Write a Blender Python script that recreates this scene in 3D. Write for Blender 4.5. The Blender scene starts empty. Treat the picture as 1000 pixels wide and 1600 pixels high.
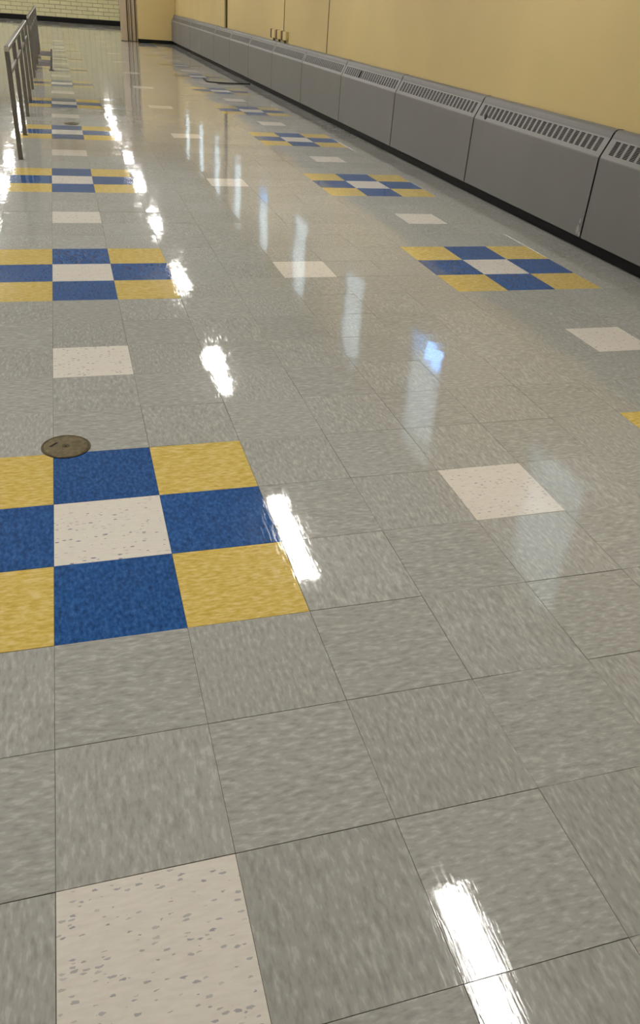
import bpy, bmesh, math, random
from mathutils import Vector, Matrix

T = 0.3048                       # one floor tile (metres); layout below is in tiles
SC = bpy.context.scene
COL = SC.collection
rnd = random.Random(11)

# ------------------------------------------------------------------ camera
CAM = (0.456, -5.6745, 4.1746)
YAW, PITCH, ROLL, FPX = 0.3228, 0.5761, 0.0803, 1216.85
fwd = Vector((math.sin(YAW)*math.cos(PITCH), math.cos(YAW)*math.cos(PITCH), -math.sin(PITCH)))
rt0 = Vector((math.cos(YAW), -math.sin(YAW), 0)); up0 = rt0.cross(fwd)
RT = math.cos(ROLL)*rt0 + math.sin(ROLL)*up0
UP = -math.sin(ROLL)*rt0 + math.cos(ROLL)*up0
cd = bpy.data.cameras.new('camera'); cam = bpy.data.objects.new('camera', cd); COL.objects.link(cam)
cd.sensor_fit = 'VERTICAL'; cd.sensor_height = 24.0; cd.lens = 24.0*FPX/1600.0
cd.clip_start = 0.05; cd.clip_end = 200
cam.matrix_world = Matrix(((RT.x, UP.x, -fwd.x, CAM[0]*T), (RT.y, UP.y, -fwd.y, CAM[1]*T),
                           (RT.z, UP.z, -fwd.z, CAM[2]*T), (0, 0, 0, 1)))
SC.camera = cam

# ------------------------------------------------------------------ world, exposure
W = bpy.data.worlds.new('sky'); SC.world = W; W.use_nodes = True
bg = W.node_tree.nodes['Background']
bg.inputs['Color'].default_value = (0.22, 0.45, 1.0, 1); bg.inputs['Strength'].default_value = 10.0
vs = SC.view_settings
vs.view_transform = 'Standard'; vs.look = 'None'; vs.gamma = 1; vs.use_curve_mapping = False
vs.exposure = 0.13
LAMP = 42.0                      # radiance of the fluorescent diffusers

# ------------------------------------------------------------------ material helpers
def new_mat(name):
    m = bpy.data.materials.new(name); m.use_nodes = True
    nt = m.node_tree; return m, nt, nt.nodes['Principled BSDF']
def node(nt, typ, **kw):
    n = nt.nodes.new(typ)
    for k, v in kw.items(): setattr(n, k, v)
    return n
def math_n(nt, op, a, b=None, c=None):
    n = node(nt, 'ShaderNodeMath', operation=op)
    for i, v in enumerate((a, b, c)):
        if v is None: continue
        if isinstance(v, (int, float)): n.inputs[i].default_value = v
        else: nt.links.new(v, n.inputs[i])
    return n.outputs[0]
def ramp(nt, fac, stops):
    n = node(nt, 'ShaderNodeValToRGB'); e = n.color_ramp.elements
    while len(e) < len(stops): e.new(0.5)
    for i, (p, c) in enumerate(stops):
        e[i].position = p; e[i].color = (*c, 1)
    nt.links.new(fac, n.inputs[0]); return n.outputs[0]
def combine(nt, x, y, z):
    n = node(nt, 'ShaderNodeCombineXYZ')
    for i, v in enumerate((x, y, z)):
        if isinstance(v, (int, float)): n.inputs[i].default_value = v
        else: nt.links.new(v, n.inputs[i])
    return n.outputs[0]
def noise(nt, vec, scale, detail=2.0, rough=0.5):
    n = node(nt, 'ShaderNodeTexNoise'); n.inputs['Scale'].default_value = scale
    n.inputs['Detail'].default_value = detail; n.inputs['Roughness'].default_value = rough
    if vec is not None: nt.links.new(vec, n.inputs['Vector'])
    return n
def simple(name, color, rough=0.5, metal=0.0, var=0.06, scale=14.0, bump=0.0, spec=0.5):
    m, nt, b = new_mat(name)
    g = node(nt, 'ShaderNodeNewGeometry')
    n = noise(nt, g.outputs['Position'], scale, 4)
    lo = tuple(c*(1-var) for c in color); hi = tuple(min(1, c*(1+var)) for c in color)
    nt.links.new(ramp(nt, n.outputs['Fac'], [(0.3, lo), (0.7, hi)]), b.inputs['Base Color'])
    b.inputs['Roughness'].default_value = rough; b.inputs['Metallic'].default_value = metal
    b.inputs['Specular IOR Level'].default_value = spec
    if bump:
        n2 = noise(nt, g.outputs['Position'], scale*12, 2)
        bp = node(nt, 'ShaderNodeBump'); bp.inputs['Strength'].default_value = bump
        bp.inputs['Distance'].default_value = 0.002
        nt.links.new(n2.outputs['Fac'], bp.inputs['Height']); nt.links.new(bp.outputs[0], b.inputs['Normal'])
    return m

def tile_mat(name, stops, long_s=34.0, short_s=150.0, chips=None, rough=0.028, detail=2.0, spec=0.5):
    """waxed vinyl composition tile: streaky chips, grain turned a quarter on every other tile"""
    m, nt, b = new_mat(name)
    g = node(nt, 'ShaderNodeNewGeometry'); s = node(nt, 'ShaderNodeSeparateXYZ')
    nt.links.new(g.outputs['Position'], s.inputs[0]); x, y = s.outputs[0], s.outputs[1]
    ix = math_n(nt, 'FLOOR', math_n(nt, 'DIVIDE', x, T)); iy = math_n(nt, 'FLOOR', math_n(nt, 'DIVIDE', y, T))
    par = math_n(nt, 'FLOORED_MODULO', math_n(nt, 'ADD', ix, iy), 2.0)
    inv = math_n(nt, 'SUBTRACT', 1.0, par)
    u = math_n(nt, 'ADD', math_n(nt, 'MULTIPLY', x, inv), math_n(nt, 'MULTIPLY', y, par))
    v = math_n(nt, 'ADD', math_n(nt, 'MULTIPLY', y, inv), math_n(nt, 'MULTIPLY', x, par))
    seed = math_n(nt, 'ADD', math_n(nt, 'MULTIPLY', ix, 7.31), math_n(nt, 'MULTIPLY', iy, 3.17))
    vec = combine(nt, math_n(nt, 'MULTIPLY', u, long_s), math_n(nt, 'MULTIPLY', v, short_s), seed)
    n = noise(nt, vec, 1.0, detail, 0.55)
    col = ramp(nt, n.outputs['Fac'], stops)
    if chips:
        cu, cv, thr, ccol = chips
        vc = combine(nt, math_n(nt, 'MULTIPLY', u, cu), math_n(nt, 'MULTIPLY', v, cv), seed)
        wob = noise(nt, vc, 2.2, 2)
        add = node(nt, 'ShaderNodeVectorMath', operation='MULTIPLY_ADD')
        nt.links.new(wob.outputs['Color'], add.inputs[0]); add.inputs[1].default_value = (0.7, 0.7, 0)
        nt.links.new(vc, add.inputs[2])
        vo = node(nt, 'ShaderNodeTexVoronoi'); vo.inputs['Scale'].default_value = 1.0
        nt.links.new(add.outputs[0], vo.inputs['Vector'])
        cs = node(nt, 'ShaderNodeSeparateColor'); nt.links.new(vo.outputs['Color'], cs.inputs[0])
        size = math_n(nt, 'MULTIPLY', cs.outputs[0], thr)        # each cell its own chip size
        pick = math_n(nt, 'GREATER_THAN', cs.outputs[1], 0.40)
        mask = math_n(nt, 'MULTIPLY', math_n(nt, 'LESS_THAN', vo.outputs['Distance'], size), pick)
        mask = math_n(nt, 'MULTIPLY', mask, math_n(nt, 'MULTIPLY_ADD', cs.outputs[2], 0.7, 0.25))
        mx = node(nt, 'ShaderNodeMix', data_type='RGBA'); nt.links.new(mask, mx.inputs['Factor'])
        nt.links.new(col, mx.inputs[6]); mx.inputs[7].default_value = (*ccol, 1); col = mx.outputs[2]
    wn = node(nt, 'ShaderNodeTexWhiteNoise', noise_dimensions='2D')
    nt.links.new(combine(nt, ix, iy, 0.0), wn.inputs['Vector'])
    hsv = node(nt, 'ShaderNodeHueSaturation')
    nt.links.new(math_n(nt, 'MULTIPLY_ADD', wn.outputs['Value'], 0.09, 0.955), hsv.inputs['Value'])
    nt.links.new(col, hsv.inputs['Color']); nt.links.new(hsv.outputs[0], b.inputs['Base Color'])
    b.inputs['Roughness'].default_value = rough; b.inputs['Specular IOR Level'].default_value = spec
    # brushed-on wax: slow ripples and a fine orange peel
    n1 = noise(nt, g.outputs['Position'], 3.2, 2); n2 = noise(nt, g.outputs['Position'], 58.0, 3); n4 = noise(nt, g.outputs['Position'], 10.0, 1); n3 = noise(nt, combine(nt, math_n(nt, 'MULTIPLY', x, 190.0), math_n(nt, 'MULTIPLY', y, 17.0), seed), 1.0, 2)
    h = math_n(nt, 'ADD', math_n(nt, 'MULTIPLY', n1.outputs['Fac'], 0.0012),
               math_n(nt, 'ADD', math_n(nt, 'MULTIPLY_ADD', n4.outputs['Fac'], 0.00026, math_n(nt, 'MULTIPLY', n2.outputs['Fac'], 0.00006)), math_n(nt, 'MULTIPLY', n3.outputs['Fac'], 0.00005)))
    if rough < 0.1:                                   # finely scuffed wax
        nt.links.new(math_n(nt, 'MULTIPLY_ADD', math_n(nt, 'POWER', n3.outputs['Fac'], 4.0), 0.42, 0.015), b.inputs['Roughness'])
    bp = node(nt, 'ShaderNodeBump'); bp.inputs['Strength'].default_value = 1.0; bp.inputs['Distance'].default_value = 1.0
    nt.links.new(h, bp.inputs['Height']); nt.links.new(bp.outputs[0], b.inputs['Normal'])
    return m

M = {}
M['gray'] = tile_mat('gray_tile', [(0.30, (0.300, 0.296, 0.272)), (0.45, (0.363, 0.360, 0.332)), (0.57, (0.382, 0.380, 0.352)), (0.66, (0.455, 0.452, 0.424))], 38, 108)
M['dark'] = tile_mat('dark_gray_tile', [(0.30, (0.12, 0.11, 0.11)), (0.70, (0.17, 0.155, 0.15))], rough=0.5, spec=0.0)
M['white'] = tile_mat('white_tile', [(0.3, (0.67, 0.625, 0.555)), (0.7, (0.73, 0.685, 0.615))], chips=(56.0, 140.0, 0.41, (0.17, 0.18, 0.23)))
M['yellow'] = tile_mat('yellow_tile', [(0.28, (0.52, 0.36, 0.07)), (0.5, (0.63, 0.46, 0.115)), (0.72, (0.72, 0.58, 0.25))], 40, 115)
M['blue'] = tile_mat('blue_tile', [(0.25, (0.008, 0.040, 0.145)), (0.5, (0.014, 0.080, 0.265)), (0.75, (0.036, 0.135, 0.37))], 62, 105)
M['sub'] = simple('subfloor_mastic', (0.035, 0.03, 0.025), 0.9)
M['wall'] = simple('yellow_wall_paint', (0.54, 0.415, 0.180), 0.42, var=0.05, scale=1.1, bump=0.06)
M['wallw'] = simple('cream_wall_paint', (0.62, 0.58, 0.44), 0.6, var=0.04, scale=1.0)
M['ceil'] = simple('ceiling_board', (0.62, 0.61, 0.58), 0.9, var=0.05, scale=6.0)
M['brick'] = simple('painted_block', (0.64, 0.60, 0.36), 0.35, var=0.06, scale=3.0)
M['mortar'] = simple('mortar', (0.27, 0.25, 0.15), 0.9)
M['black'] = simple('black_rubber', (0.005, 0.005, 0.005), 0.6, spec=0.2)
M['steel'] = simple('grey_enamel', (0.162, 0.157, 0.153), 0.45, var=0.04, scale=2.5, spec=0.4)
M['grille'] = simple('lit_grey_enamel', (0.205, 0.199, 0.193), 0.40, var=0.05, scale=5.0)  # grey enamel made lighter, ceiling light on the slope put into the colour
M['inside'] = simple('inside_shade', (0.010, 0.010, 0.010), 0.9)
M['metal'] = simple('brushed_metal', (0.22, 0.205, 0.185), 0.36, 1.0, var=0.10, scale=20)
M['cap'] = simple('bright_metal', (0.8, 0.78, 0.74), 0.22, 1.0)
M['brass'] = simple('tarnished_brass', (0.175, 0.14, 0.07), 0.42, 0.85, var=0.3, scale=60)
M['brassd'] = simple('dark_brass', (0.10, 0.075, 0.04), 0.5, 0.8, var=0.3, scale=60)
M['fold'] = simple('taupe_vinyl', (0.40, 0.32, 0.22), 0.5, var=0.03, scale=2)
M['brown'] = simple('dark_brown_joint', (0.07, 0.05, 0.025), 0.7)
M['chip'] = simple('chipped_paint', (0.29, 0.275, 0.25), 0.7, var=0.4, scale=150)
M['frame'] = simple('window_frame', (0.55, 0.53, 0.47), 0.4)
M['house'] = simple('light_housing', (0.7, 0.7, 0.68), 0.5)
def emit_mat():
    m, nt, b = new_mat('fluorescent_diffuser')
    b.inputs['Base Color'].default_value = (0.9, 0.9, 0.9, 1)
    b.inputs['Emission Color'].default_value = (1.0, 0.965, 0.92, 1); b.inputs['Emission Strength'].default_value = LAMP
    return m
M['lamp'] = emit_mat()
def glass_mat():
    m, nt, b = new_mat('window_glass')
    b.inputs['Transmission Weight'].default_value = 1.0; b.inputs['Roughness'].default_value = 0.0
    b.inputs['IOR'].default_value = 1.02
    return m
M['glass'] = glass_mat()
def shade_mat():
    m, nt, b = new_mat('translucent_shade')
    tr = node(nt, 'ShaderNodeBsdfTranslucent'); tr.inputs['Color'].default_value = (1.0, 0.58, 0.27, 1)
    b.inputs['Base Color'].default_value = (0.6, 0.6, 0.58, 1); b.inputs['Roughness'].default_value = 0.9
    mx = node(nt, 'ShaderNodeMixShader'); mx.inputs[0].default_value = 0.75
    nt.links.new(b.outputs[0], mx.inputs[1]); nt.links.new(tr.outputs[0], mx.inputs[2])
    nt.links.new(mx.outputs[0], nt.nodes['Material Output'].inputs[0])
    return m
M['shade'] = shade_mat()

# ------------------------------------------------------------------ mesh helpers (all lengths in tiles)
class MB:
    def __init__(s): s.v = []; s.f = []
    def add(s, vs, fs):
        o = len(s.v); s.v += [tuple(p) for p in vs]; s.f += [tuple(i+o for i in f) for f in fs]
    def box(s, x0, x1, y0, y1, z0, z1, b=0.0):
        if not b:
            s.add([(x, y, z) for z in (z0, z1) for y in (y0, y1) for x in (x0, x1)],
                  [(0, 2, 3, 1), (4, 5, 7, 6), (0, 1, 5, 4), (2, 6, 7, 3), (0, 4, 6, 2), (1, 3, 7, 5)])
            return
        bm = bmesh.new(); bmesh.ops.create_cube(bm, size=1)
        for v in bm.verts:
            v.co = Vector(((x0+x1)/2+v.co.x*(x1-x0), (y0+y1)/2+v.co.y*(y1-y0), (z0+z1)/2+v.co.z*(z1-z0)))
        bmesh.ops.bevel(bm, geom=bm.edges[:], offset=b, segments=1, affect='EDGES')
        bm.verts.index_update()
        s.add([v.co[:] for v in bm.verts], [[v.index for v in f.verts] for f in bm.faces]); bm.free()
    def extrude(s, prof, y0, y1, closed=True, caps=True):
        """profile of (x,z) swept along y"""
        n = len(prof)
        vs = [(x, y0, z) for x, z in prof] + [(x, y1, z) for x, z in prof]
        fs = [(i, (i+1) % n, n+(i+1) % n, n+i) for i in range(n if closed else n-1)]
        if closed and caps: fs += [tuple(range(n-1, -1, -1)), tuple(range(n, 2*n))]
        s.add(vs, fs)
    def sheet(s, prof, y0, y1, t):
        """bent metal sheet of thickness t following the (x,z) profile"""
        n = len(prof); off = []
        for i in range(n):
            a = Vector(prof[max(0, i-1)]); b = Vector(prof[min(n-1, i+1)]); d = (b-a).normalized()
            off.append((prof[i][0]+d.y*t, prof[i][1]-d.x*t))
        s.extrude(list(prof)+off[::-1], y0, y1, caps=False)
        for y, fl in ((y0, 1), (y1, 0)):
            for i in range(n-1):
                q = [(prof[i][0], y, prof[i][1]), (prof[i+1][0], y, prof[i+1][1]), (off[i+1][0], y, off[i+1][1]), (off[i][0], y, off[i][1])]
                s.add(q if fl else q[::-1], [(0, 1, 2, 3)])
    def disc(s, cx, cy, r, z0, z1, n=48, r2=None, bev=0.0):
        r2 = r if r2 is None else r2
        rings = [(r, z0), (r2, z1-bev), (r2-bev, z1)] if bev else [(r, z0), (r2, z1)]
        vs = []; fs = []
        for rr, z in rings:
            vs += [(cx+rr*math.cos(2*math.pi*i/n), cy+rr*math.sin(2*math.pi*i/n), z) for i in range(n)]
        for k in range(len(rings)-1):
            fs += [(k*n+i, k*n+(i+1) % n, (k+1)*n+(i+1) % n, (k+1)*n+i) for i in range(n)]
        fs.append(tuple((len(rings)-1)*n+i for i in range(n)))
        s.add(vs, fs)
    def tube(s, pts, r, n=8):
        pts = [Vector(p) for p in pts]; vs = []; fs = []
        for i, p in enumerate(pts):
            d = (pts[min(i+1, len(pts)-1)]-pts[max(i-1, 0)]).normalized()
            a = d.cross(Vector((0, 0, 1))); a = a.normalized() if a.length > 1e-4 else Vector((1, 0, 0)); b = d.cross(a)
            vs += [p+r*(math.cos(2*math.pi*k/n)*a+math.sin(2*math.pi*k/n)*b) for k in range(n)]
        for i in range(len(pts)-1):
            fs += [(i*n+k, (i+1)*n+k, (i+1)*n+(k+1) % n, i*n+(k+1) % n) for k in range(n)]
        fs += [tuple(range(n)), tuple(range((len(pts)-1)*n+n-1, (len(pts)-1)*n-1, -1))]
        s.add(vs, fs)
    def mesh(s, name, mat, smooth=False):
        me = bpy.data.meshes.new(name)
        me.from_pydata([(x*T, y*T, z*T) for x, y, z in s.v], [], s.f)
        bm = bmesh.new(); bm.from_mesh(me); bmesh.ops.recalc_face_normals(bm, faces=bm.faces); bm.to_mesh(me); bm.free()
        for m in (mat if isinstance(mat, (list, tuple)) else [mat]): me.materials.append(m)
        if smooth:
            for p in me.polygons: p.use_smooth = True
        return me
def link(name, me, parent=None, loc=(0, 0, 0)):
    o = bpy.data.objects.new(name, me); COL.objects.link(o)
    o.location = (loc[0]*T, loc[1]*T, loc[2]*T)
    if parent is not None: o.parent = parent
    return o
def part(name, mb, mat, parent=None, loc=(0, 0, 0), smooth=False):
    return link(name, mb.mesh(name, mat, smooth), parent, loc)
def struct(name, mb, mat, loc=(0, 0, 0)):
    o = part(name, mb, mat, None, loc); o['kind'] = 'structure'; return o
def thing(name, label, cat, loc=(0, 0, 0), group=None):
    o = bpy.data.objects.new(name, None); COL.objects.link(o); o.location = tuple(c*T for c in loc)
    o.empty_display_size = 0.1
    o['label'] = label; o['category'] = cat
    if group: o['group'] = group
    return o
def copy_tree(o, parent=None):
    c = o.copy(); COL.objects.link(c)
    if parent is not None: c.parent = parent
    for ch in list(o.children): copy_tree(ch, c)
    return c

# ------------------------------------------------------------------ setting: dimensions in tiles
XL, XR = -30.0, 11.43            # left wall, right wall
Y0, YC, YB = -14.0, 82.0, 118.0  # wall behind the camera, end wall with the opening, block wall of the far room
H = 9.84
OPX = 7.93                       # edge of the opening
m = MB(); m.box(XL-.3, XR+.3, Y0-.3, YB+.3, -0.6, -0.0105); floor = struct('floor', m, M['sub'])
m = MB(); m.box(XL+.01, -19.0, Y0, YB, -.0104, 0.0)          # plain grey strip beyond the tiles, far outside the picture
o = part('floor_border', m, M['gray'], floor)


def cell_kind(i, j):
    a, b = (i+1) % 8, (j+1) % 8          # 0..2 inside a 3x3 block, 1 = its centre
    if a < 3 and b < 3:
        if a == 1 and b == 1: return 'white'
        return 'blue' if (a == 1) != (b == 1) else 'yellow'
    if (i % 8, j % 8) in ((0, 4), (4, 0)): return 'white'
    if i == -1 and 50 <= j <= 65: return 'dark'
    return 'gray'
def project(x, y, z=0.0):
    d = Vector((x-CAM[0], y-CAM[1], z-CAM[2])); w = d.dot(fwd)
    if w < 0.3: return None
    return 500+FPX*d.dot(RT)/w, 800-FPX*d.dot(UP)/w
def seen_area(i, j):
    ps = [project(i+a, j+b) for a, b in ((0, 0), (1, 0), (1, 1), (0, 1))]
    if any(p is None for p in ps): return 0
    if max(p[0] for p in ps) < 0 or min(p[0] for p in ps) > 1000 or max(p[1] for p in ps) < 0 or min(p[1] for p in ps) > 1600: return 0
    return abs(sum(ps[k][0]*ps[(k+1) % 4][1]-ps[(k+1) % 4][0]*ps[k][1] for k in range(4)))/2
def tile_geo(mb, cx, cy, s, rx=0.0, ry=0.0, dz=0.0):
    h = s/2; c = 0.0008
    def P(x, y, z): return (cx+x, cy+y, z+dz+x*ry+y*rx)
    vs = [P(x, y, z) for x, y, z in
          [(-h, -h, -.0099), (h, -h, -.0099), (h, h, -.0099), (-h, h, -.0099),
           (-h, -h, -c), (h, -h, -c), (h, h, -c), (-h, h, -c),
           (-h+c, -h+c, 0), (h-c, -h+c, 0), (h-c, h-c, 0), (-h+c, h-c, 0)]]
    fs = [(8, 9, 10, 11)]
    for k in range(4):
        n = (k+1) % 4; fs += [(k, n, 4+n, 4+k), (4+k, 4+n, 8+n, 8+k)]
    mb.add(vs, fs)
cells = [(i, j) for i in range(-19, 12) for j in range(int(Y0), int(YB)+1) if i < 11 or True]
kinds = {c: cell_kind(*c) for c in cells}
PN = {'gray': 'floor_tile', 'blue': 'blue_tile', 'yellow': 'yellow_tile', 'white': 'white_tile', 'dark': 'dark_tile'}
PL = {'blue': 'cobalt blue vinyl floor tile', 'yellow': 'golden yellow mottled vinyl floor tile',
      'white': 'cream white vinyl floor tile flecked with grey chips', 'dark': 'darker grey replacement floor tile'}
base = {}
for k in PN:
    mb = MB(); tile_geo(mb, 0, 0, 1.0); base[k] = mb.mesh(PN[k], M[k])
for k in PN:
    cs = sorted([c for c in cells if kinds[c] == k], key=lambda c: -seen_area(*c))
    rest = MB()
    for n, (i, j) in enumerate(cs):
        gap = rnd.choice((0.0022, 0.0028, 0.0034, 0.0050))
        rx, ry = rnd.gauss(0, 0.0022), rnd.gauss(0, 0.0022)
        if n < 300 and seen_area(i, j) > 0:
            o = link(PN[k], base[k], floor, (i+.5, j+.5, 0))
            o.scale = (1-gap, 1-gap, 1); o.rotation_euler = (rx, ry, 0)
            if k in PL: o['label'] = PL[k]
        else:
            tile_geo(rest, i+.5, j+.5, 1-gap, rx, ry)
    if rest.v:
        o = part(PN[k], rest, M[k], floor); o['kind'] = 'stuff'
# blackened open joint beside the replaced tiles, far down the room
m = MB(); m.box(-0.05, 0.06, 47.4, 65.2, -.009, .006); m.box(-0.12, 0.16, 47.2, 47.9, -.009, .0062)
o = part('open_joint', m, M['black'], floor); o['label'] = 'blackened open joint along the darker tiles'

# right wall: backing, panels with joints, windows
WZ0, WZ1 = 4.95, 9.15
wins = [(8.8, 2.7), (17.3, 2.9), (25.2, 2.8), (34.1, 2.8), (42.6, 2.7), (50.9, 2.8), (59.3, 2.8), (67.2, 2.8), (75.5, 2.8)]
m = MB(); m.box(XR+.02, XR+.7, Y0-.7, YB+.7, -.6, WZ0); m.box(XR+.02, XR+.7, Y0-.7, YB+.7, WZ1, H)
edges = [Y0-.7] + [e for c, w in wins for e in (c-w/2, c+w/2)] + [YB+.7]
for k in range(0, len(edges), 2): m.box(XR+.02, XR+.7, edges[k], edges[k+1], WZ0, WZ1)
wall_r = struct('wall_right', m, M['wall'])
panels = [(Y0, 31.2), (31.2, 54.6), (54.6, YC)]
for a, b in panels:
    m = MB(); a2, b2 = a+.02, b-.02
    ws = [(c-w/2, c+w/2) for c, w in wins if a2 < c < b2]
    m.box(XR, XR+.0199, a2, b2, 0, WZ0-.02); m.box(XR, XR+.0199, a2, b2, WZ1+.02, H)
    e = [a2] + [q for w in ws for q in w] + [b2]
    for k in range(0, len(e), 2): m.box(XR, XR+.0199, e[k], e[k+1], WZ0-.02, WZ1+.02)
    part('wall_panel', m, M['wall'], wall_r)
for y, w, d in ((31.2, .022, .018), (38.92, .026, .02), (54.75, .09, .10)):
    m = MB(); m.box(XR-d, XR+.015, y-w, y+w, 2.452, H-.01)
    o = part('joint_strip', m, M['brown'], wall_r); o['label'] = 'dark brown vertical joint strip'
m = MB(); m.box(XR-.16, XR, 55.0, 55.75, 2.452, H-.01, .02); part('corner_strip', m, M['wall'], wall_r)
m = MB(); m.box(XR-.02, XR+.3, YC, YB, 0, H); struct('trim_1', m, M['wallw'])
for n, (c, w) in enumerate(wins):
    a, b = c-w/2, c+w/2
    m = MB(); f = .14
    m.box(XR+.02, XR+.5, a, a+f, WZ0, WZ1); m.box(XR+.02, XR+.5, b-f, b, WZ0, WZ1)
    m.box(XR+.02, XR+.5, a+f, b-f, WZ0, WZ0+f); m.box(XR+.02, XR+.5, a+f, b-f, WZ1-f, WZ1)
    m.box(XR+.2, XR+.4, a+f, b-f, WZ0+1.2, WZ0+1.28)
    wo = struct('window_%d' % (n+1), m, M['frame'])
    m = MB(); m.box(XR+.28, XR+.30, a+f, b-f, WZ0+f, WZ1-f); part('pane', m, M['glass'], wo)
    low = {1: 0.75, 4: 1.0}.get(n, 0.0)
    m = MB(); k = 14                                            # softly waved shade
    for q in range(k):
        y1, y2 = a+f+.01+(b-a-2*f-.02)*q/k, a+f+.01+(b-a-2*f-.02)*(q+1)/k
        x1, x2 = XR+.12+.02*math.sin(q*1.4), XR+.12+.02*math.sin((q+1)*1.4)
        m.add([(x1, y1, WZ0+f+low), (x2, y2, WZ0+f+low), (x2, y2, WZ1-f), (x1, y1, WZ1-f)], [(0, 1, 2, 3)])
    part('shade', m, M['shade'], wo)
# other walls, ceiling
m = MB(); m.box(XL-.7, XL, Y0-.7, YB+.7, -.6, H); struct('wall_left', m, M['wallw'])
m = MB(); m.box(XL, XR, Y0-.7, Y0, -.6, H); struct('wall_front', m, M['wallw'])
m = MB(); m.box(OPX, XR-.001, YC, YC+1.6, 0, H-.001); m.box(XL, OPX, YC+.2, YC+1.6, 8.6, H-.001); struct('wall_end', m, M['wall'])
m = MB(); m.box(XL-.7, XR+.7, Y0-.7, YB+.7, H, H+.5); struct('ceiling', m, M['ceil'])
# block wall of the far room
BW, BH, MO = 4/3, 0.444, 0.045
m = MB(); m.box(XL, XR, YB+.05, YB+.7, -.6, H); wall_b = struct('wall_back', m, M['mortar'])
def brick_geo(mb, x0, x1, z0, z1): mb.box(x0, x1, YB+.001, YB+.06, z0, z1, .008)
one = MB(); one.box(-(BW-MO)/2, (BW-MO)/2, 0, .059, -(BH-MO)/2, (BH-MO)/2, .01); bme = one.mesh('brick', M['brick'])
rest = MB(); z = 0.56; r = 0
while z+BH < H:
    x = -30.0 + (BW/2 if r % 2 else 0)
    while x+BW <= XR:
        if z < 4.5 and -9.5 < x < 9.0: link('brick', bme, wall_b, (x+BW/2, YB, z+BH/2))
        else: rest.box(x+MO/2, x+BW-MO/2, YB, YB+.059, z+MO/2, z+BH-MO/2)
        x += BW
    z += BH; r += 1
o = part('brick', rest, M['brick'], wall_b); o['kind'] = 'stuff'
m = MB(); m.box(XL+.01, XR-.03, YB-.06, YB+.05, 0, .54, .015); struct('baseboard_back', m, M['black'])
m = MB(); m.box(OPX, 11.25, YC-.05, YC, 0, .30, .012); m.box(OPX-.05, OPX, YC-.05, YC+.3, 0, .30, .012); struct('baseboard_end', m, M['black'])
m = MB(); m.box(11.25, XR-.002, Y0+.02, YC-.06, 0, .275, .01); struct('baseboard_right', m, M['black'])
m = MB(); m.box(XL, XL+.05, Y0+.1, YB-.1, 0, .33, .012); struct('baseboard_left', m, M['black'])

# ------------------------------------------------------------------ ceiling lights (rows mirrored in the floor, plus unseen rows added for fill)
ll = thing('ceiling_light', 'long fluorescent ceiling light mirrored as white streaks in the waxed floor', 'light', (0, 0, H), 'ceiling lights')
m = MB(); m.box(-.36, .36, -2.15, 2.15, -.28, -.001, .02); part('housing', m, M['house'], ll)
m = MB(); m.box(-.30, .30, -2.08, 2.08, -.34, -.281, .02); part('diffuser', m, M['lamp'], ll)
for s in (-1, 1):
    m = MB(); m.box(-.36, .36, s*2.12-.035, s*2.12+.035, -.35, -.281); part('end_cap', m, M['house'], ll)
YS = (-0.55, 13.2, 26.2, 39.4, 52.5, 65.4, 77.0, 88.5, 98.5, 108.5)
NTH = ('nearest', 'second nearest', 'third nearest', 'fourth nearest', 'fifth nearest')
first = True
for r_, x in enumerate((5.93, -4.75, -15.4, -26.0)):  # last two rows are unseen, added to fill the room with light
    for n, y in enumerate(YS):
        o = ll if first else copy_tree(ll); first = False
        o.location = (x*T, y*T, H*T)
        if r_ == 0 and n < 5:
            o['label'] = 'ceiling light mirrored as the %s white streak right of the blue and yellow tiles' % NTH[n]
        elif r_ == 0: o['label'] = 'ceiling light, %s along the row mirrored in the glare left of the folding partition' % ('sixth', 'seventh', 'eighth', 'ninth', 'last')[n-5]
        elif r_ == 1: o['label'] = 'fluorescent ceiling light of the row mirrored left of the railing'
        else: o['label'] = 'added fill light on the ceiling, out of view to the left'
        o['group'] = 'ceiling lights' if r_ < 2 else 'added fill lights out of view'

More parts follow.
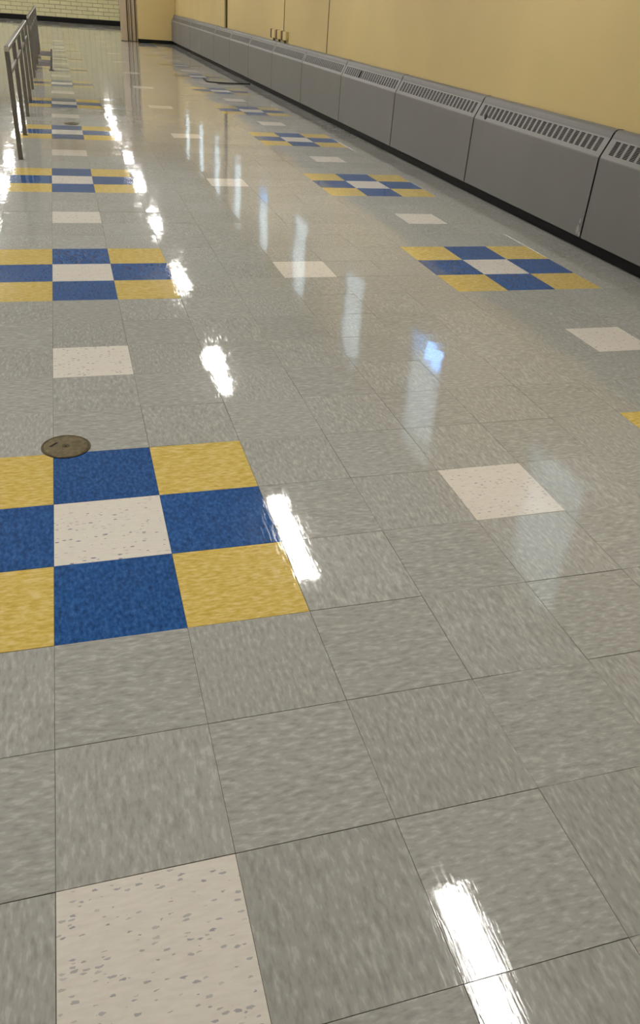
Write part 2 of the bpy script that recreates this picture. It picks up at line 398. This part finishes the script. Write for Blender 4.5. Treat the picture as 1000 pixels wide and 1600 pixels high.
# ------------------------------------------------------------------ convector covers along the right wall
L = 6.03; XF = 11.04
def convector():
    t = thing('convector_cover', '', 'heater', (0, 0, 0), 'convector covers along the yellow wall')
    g = .029
    # front panel with a returned lip at the floor edge and a rolled top edge
    m = MB(); m.sheet([(11.10, .30), (11.10, .283), (XF+.012, .279), (XF, .292), (XF, 1.885), (XF+.006, 1.91)], g, L-g, .009)
    part('front_panel', m, M['steel'], t)
    # sloped grille punched with 24 columns of 10 slots
    a, b = Vector((XF+.006, 1.91)), Vector((11.22, 2.275)); m = MB()
    ncol, nrow = 24, 10; ys = [g]; us = [0.0]
    pitch = (L-.36)/ncol
    for c in range(ncol): ys += [.18+c*pitch+pitch*.16, .18+c*pitch+pitch*.84]
    ys.append(L-g)
    for r_ in range(nrow): us += [.23+.0705*r_, .23+.0705*r_+.051]
    us.append(1.0)
    vs = []; idx = {}
    for dep in (0, 1):
        nrm = Vector((b-a)).normalized(); nrm = Vector((nrm.y, -nrm.x))*(.008*dep)
        for iu, u_ in enumerate(us):
            for iy_, y_ in enumerate(ys):
                p = a+(b-a)*u_+nrm; idx[dep, iu, iy_] = len(vs); vs.append((p.x, y_, p.y))
    fs = []
    for iu in range(len(us)-1):
        for iy_ in range(len(ys)-1):
            hole = iu % 2 == 1 and iy_ % 2 == 1
            q = [(iu, iy_), (iu+1, iy_), (iu+1, iy_+1), (iu, iy_+1)]
            if not hole:
                fs.append(tuple(idx[0, p[0], p[1]] for p in q)); 
            else:
                for k in range(4):
                    p1, p2 = q[k], q[(k+1) % 4]
                    fs.append((idx[0, p1[0], p1[1]], idx[0, p2[0], p2[1]], idx[1, p2[0], p2[1]], idx[1, p1[0], p1[1]]))
    m.add(vs, fs); part('grille', m, M['grille'], t)
    # rolled top cap running back to the wall
    cap = [(11.22, 2.275), (11.232, 2.315), (11.252, 2.36), (11.28, 2.4), (11.315, 2.427), (11.355, 2.44), (XR-.004, 2.44)]
    m = MB(); m.sheet(cap, g, L-g, .009); part('top_cap', m, M['steel'], t, smooth=False)
    m = MB(); m.box(11.13, XR-.006, .001, L-.001, .30, 1.86); m.box(11.31, XR-.006, .001, L-.001, 1.86, 2.36)
    part('dark_filler', m, M['inside'], t)  # near-black filler, the shade inside the cabinet put into its colour
    # splice strip closing the joint behind the bend, its tip showing at the wall
    m = MB(); m.sheet([(XF+.03, 1.93), (11.236, 2.27), (11.262, 2.345), (11.29, 2.385), (11.32, 2.41), (11.36, 2.425), (XR-.005, 2.425)], L-.11, L-.0005, .008)
    m.box(11.33, XR-.005, L-.05, L-.002, 2.4405, 2.452); part('splice_strip', m, M['steel'], t)
    return t
proto = convector()
def put(k, label):
    o = proto if k == 0 else copy_tree(proto)
    o['label'] = label; o.location = (0, (3.56+k*6.03)*T, 0); return o
LB = ['grey convector cover cut off by the right edge of the picture',
      'grey convector cover with chipped lower corner and a round black hole in its grille',
      'grey convector cover, third from the right edge, with an unbroken grille',
      'grey convector cover with a narrow upright black hole in its grille',
      'grey convector cover under the right-hand dark wall joint',
      'grey convector cover directly right of the one under the three small wall boxes',
      'grey convector cover directly under the three small yellow wall boxes',
      'grey convector cover directly beyond the three small yellow wall boxes',
      'grey convector cover at the thick dark wall strip',
      'grey convector cover, fourth from the far corner', 'grey convector cover, third from the far corner',
      'grey convector cover, second from the far corner', 'grey convector cover in the far corner against the end wall']
units = [put(k, LB[k]) for k in range(13)]
m = MB(); m.disc(0, 0, .062, 0, .014, 16)
o = part('round_hole', m, M['black'], units[1]); o.location = (11.088*T, 5.42*T, 1.99*T)
o.rotation_euler = (0, math.atan2(-.365, .174), 0); o['label'] = 'round black hole in the grille'
m = MB(); m.box(-.012, .012, -.055, .055, -.12, .12)
o = part('upright_hole', m, M['black'], units[3]); o.location = (11.128*T, 4.03*T, 2.11*T); o.rotation_euler = (0, math.atan2(.174, .365), 0)
o['label'] = 'narrow black hole in the grille'
m = MB(); rr = random.Random(3)
for (cy, cz, ry_, rz_) in ((.16, .42, .075, .11), (.13, .60, .035, .06), (.07, .34, .05, .05)):
    n = 11; pts = [(cy+ry_*(.6+.5*rr.random())*math.cos(2*math.pi*q/n), cz+rz_*(.6+.5*rr.random())*math.sin(2*math.pi*q/n)) for q in range(n)]
    vs = [(XF-.0002, y, z) for y, z in pts]+[(XF-.004, y*.98+.02*cy, z*.98+.02*cz) for y, z in pts]
    m.add(vs, [tuple(range(n, 2*n))]+[(q, (q+1) % n, n+(q+1) % n, n+q) for q in range(n)])
o = part('paint_chip', m, M['chip'], units[1]); o['label'] = 'patch of chipped pale paint'

# ------------------------------------------------------------------ three small wall boxes with stub pipes
WL = ['far one of three small yellow wall boxes above the convectors', 'middle one of three small yellow wall boxes above the convectors',
      'near one of three small yellow wall boxes above the convectors']
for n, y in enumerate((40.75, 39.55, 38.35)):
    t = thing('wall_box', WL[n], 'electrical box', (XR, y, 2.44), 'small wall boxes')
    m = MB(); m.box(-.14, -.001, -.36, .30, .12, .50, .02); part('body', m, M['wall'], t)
    m = MB(); m.box(-.17, -.001, .31, .42, .11, .51); o = part('side_strip', m, M['brown'], t); o['label'] = 'dark brown strip beside the box'  # dark strip along the far side of the box
    m = MB(); m.tube([(-.08, -.06, .001), (-.08, -.06, .119)], .05, 10); o = part('stub_pipe', m, M['brown'], t); o['label'] = 'short dark pipe under the box'

# ------------------------------------------------------------------ railings
def railing(y0, ys, label):
    t = thing('railing', label, 'railing', (-.82, y0, 0), 'metal railings on the left')
    h = .062
    for y in ys:
        m = MB(); m.box(-h, h, y-y0-h, y-y0+h, .012, 2.60, .008)
        po = part('post', m, M['metal'], t)
        m = MB(); m.box(-h*1.35, h*1.35, y-y0-h*1.35, y-y0+h*1.35, 0, .012); part('foot_plate', m, M['metal'], po)
    m = MB(); m.box(-h*1.05, h*1.05, ys[0]-y0-h, ys[-1]-y0+h, 2.60, 2.72, .02); part('top_rail', m, M['metal'], t)
    for y, s in ((ys[0], -1), (ys[-1], 1)):
        m = MB(); q = y-y0+s*(h+.006); m.box(-h, h, q-.006, q+.006, 2.595, 2.715, .003)
        o = part('end_cap', m, M['cap'], t); o['label'] = 'bright metal end cap'
    for a, b in zip(ys[:-1], ys[1:]):
        m = MB(); m.box(-.035, .035, a-y0+h, b-y0-h, 2.02, 2.14, .01); part('mid_rail', m, M['metal'], t)
    return t
railing(19.25, [19.25, 23.6, 28.0, 32.5, 37.1], 'near metal railing section with square posts, closest to the camera at left')
railing(42.6, [42.6, 46.9, 51.3, 55.7, 60.0, 63.5], 'far metal railing section beyond the near one, towards the block wall')

# ------------------------------------------------------------------ brass floor covers
def cover(x, y, ang, label):
    t = thing('floor_cover', label, 'floor cover', (x, y, 0), 'round brass floor covers')
    m = MB(); n = 56; prof = [(.256, .001), (.256, .010), (.250, .014), (.236, .014), (.232, .009)]
    vs = [(r*math.cos(2*math.pi*i/n), r*math.sin(2*math.pi*i/n), z) for r, z in prof for i in range(n)]
    m.add(vs, [(k*n+i, k*n+(i+1) % n, (k+1)*n+(i+1) % n, (k+1)*n+i) for k in range(len(prof)-1) for i in range(n)])
    part('rim', m, M['brassd'], t)
    m = MB(); m.disc(0, 0, .229, .002, .013, 56, bev=.003); pl = part('plate', m, M['brass'], t)
    m = MB(); m.disc(0, 0, .042, .0128, .0155, 24, bev=.002); bo = part('boss', m, M['brassd'], pl)
    m = MB(); m.disc(.0, -.012, .014, .0155, .0162, 12); sc = part('screw_hole', m, M['black'], t)
    m = MB(); m.box(-.014, .014, -.055, .055, .0131, .0138); o = part('lift_slot', m, M['black'], t)
    o.location = (-.125*T, .045*T, 0); o.rotation_euler = (0, 0, math.radians(-42)); o['label'] = 'black lifting slot'
    t.rotation_euler = (0, 0, ang)
cover(0.13, 2.14, 0.0, 'round brass floor cover beside the nearest blue and yellow tiles')
cover(0.68, 26.53, 1.2, 'round brass floor cover far down the room behind the first railing post')

# ------------------------------------------------------------------ folding partition stacked by the opening
t = thing('folding_partition', 'taupe pleated folding partition stacked against the end of the yellow wall', 'partition', (6.4, 83.0, 0))
m = MB(); m.box(0, .60, -.05, .34, 0.03, 8.55, .03); part('lead_post', m, M['fold'], t)
m = MB(); m.box(.60, 1.5, .28, .33, 0.04, 8.5); o = part('shade_sheet', m, M['brown'], t); o['label'] = 'dark brown sheet standing for the shade between the pleats'  # shade in the gaps between pleats, given as a dark sheet
for x0, x1, y0 in ((.70, .80, .06), (.84, .99, .0), (1.07, 1.17, .05), (1.18, 1.36, .0), (1.44, 1.50, .04)):
    m = MB(); m.add([(x0, y0+.06, .04), ((x0+x1)/2, y0, .04), (x1, y0+.05, .04), (x1, .27, .04), (x0, .27, .04),
                     (x0, y0+.06, 8.5), ((x0+x1)/2, y0, 8.5), (x1, y0+.05, 8.5), (x1, .27, 8.5), (x0, .27, 8.5)],
                    [(k, (k+1) % 5, 5+(k+1) % 5, 5+k) for k in range(5)]+[(4, 3, 2, 1, 0), (5, 6, 7, 8, 9)])
    part('pleat', m, M['fold'], t)
m = MB(); m.box(0, 1.5, .1, .3, 0.0, .035); part('bottom_track', m, M['black'], t)

# ------------------------------------------------------------------ black cable on the floor by the far convectors
m = MB(); m.tube([(8.66, 47.4, .03), (8.62, 46.5, .03), (8.56, 45.4, .03), (8.62, 45.0, .03), (8.85, 44.85, .03), (9.6, 44.75, .03), (10.4, 44.85, .03), (11.0, 44.95, .03)], .028)
o = part('cable', m, M['black'], None, smooth=True); o['label'] = 'thin black L-shaped cable lying on the floor near the far convectors'; o['category'] = 'cable'
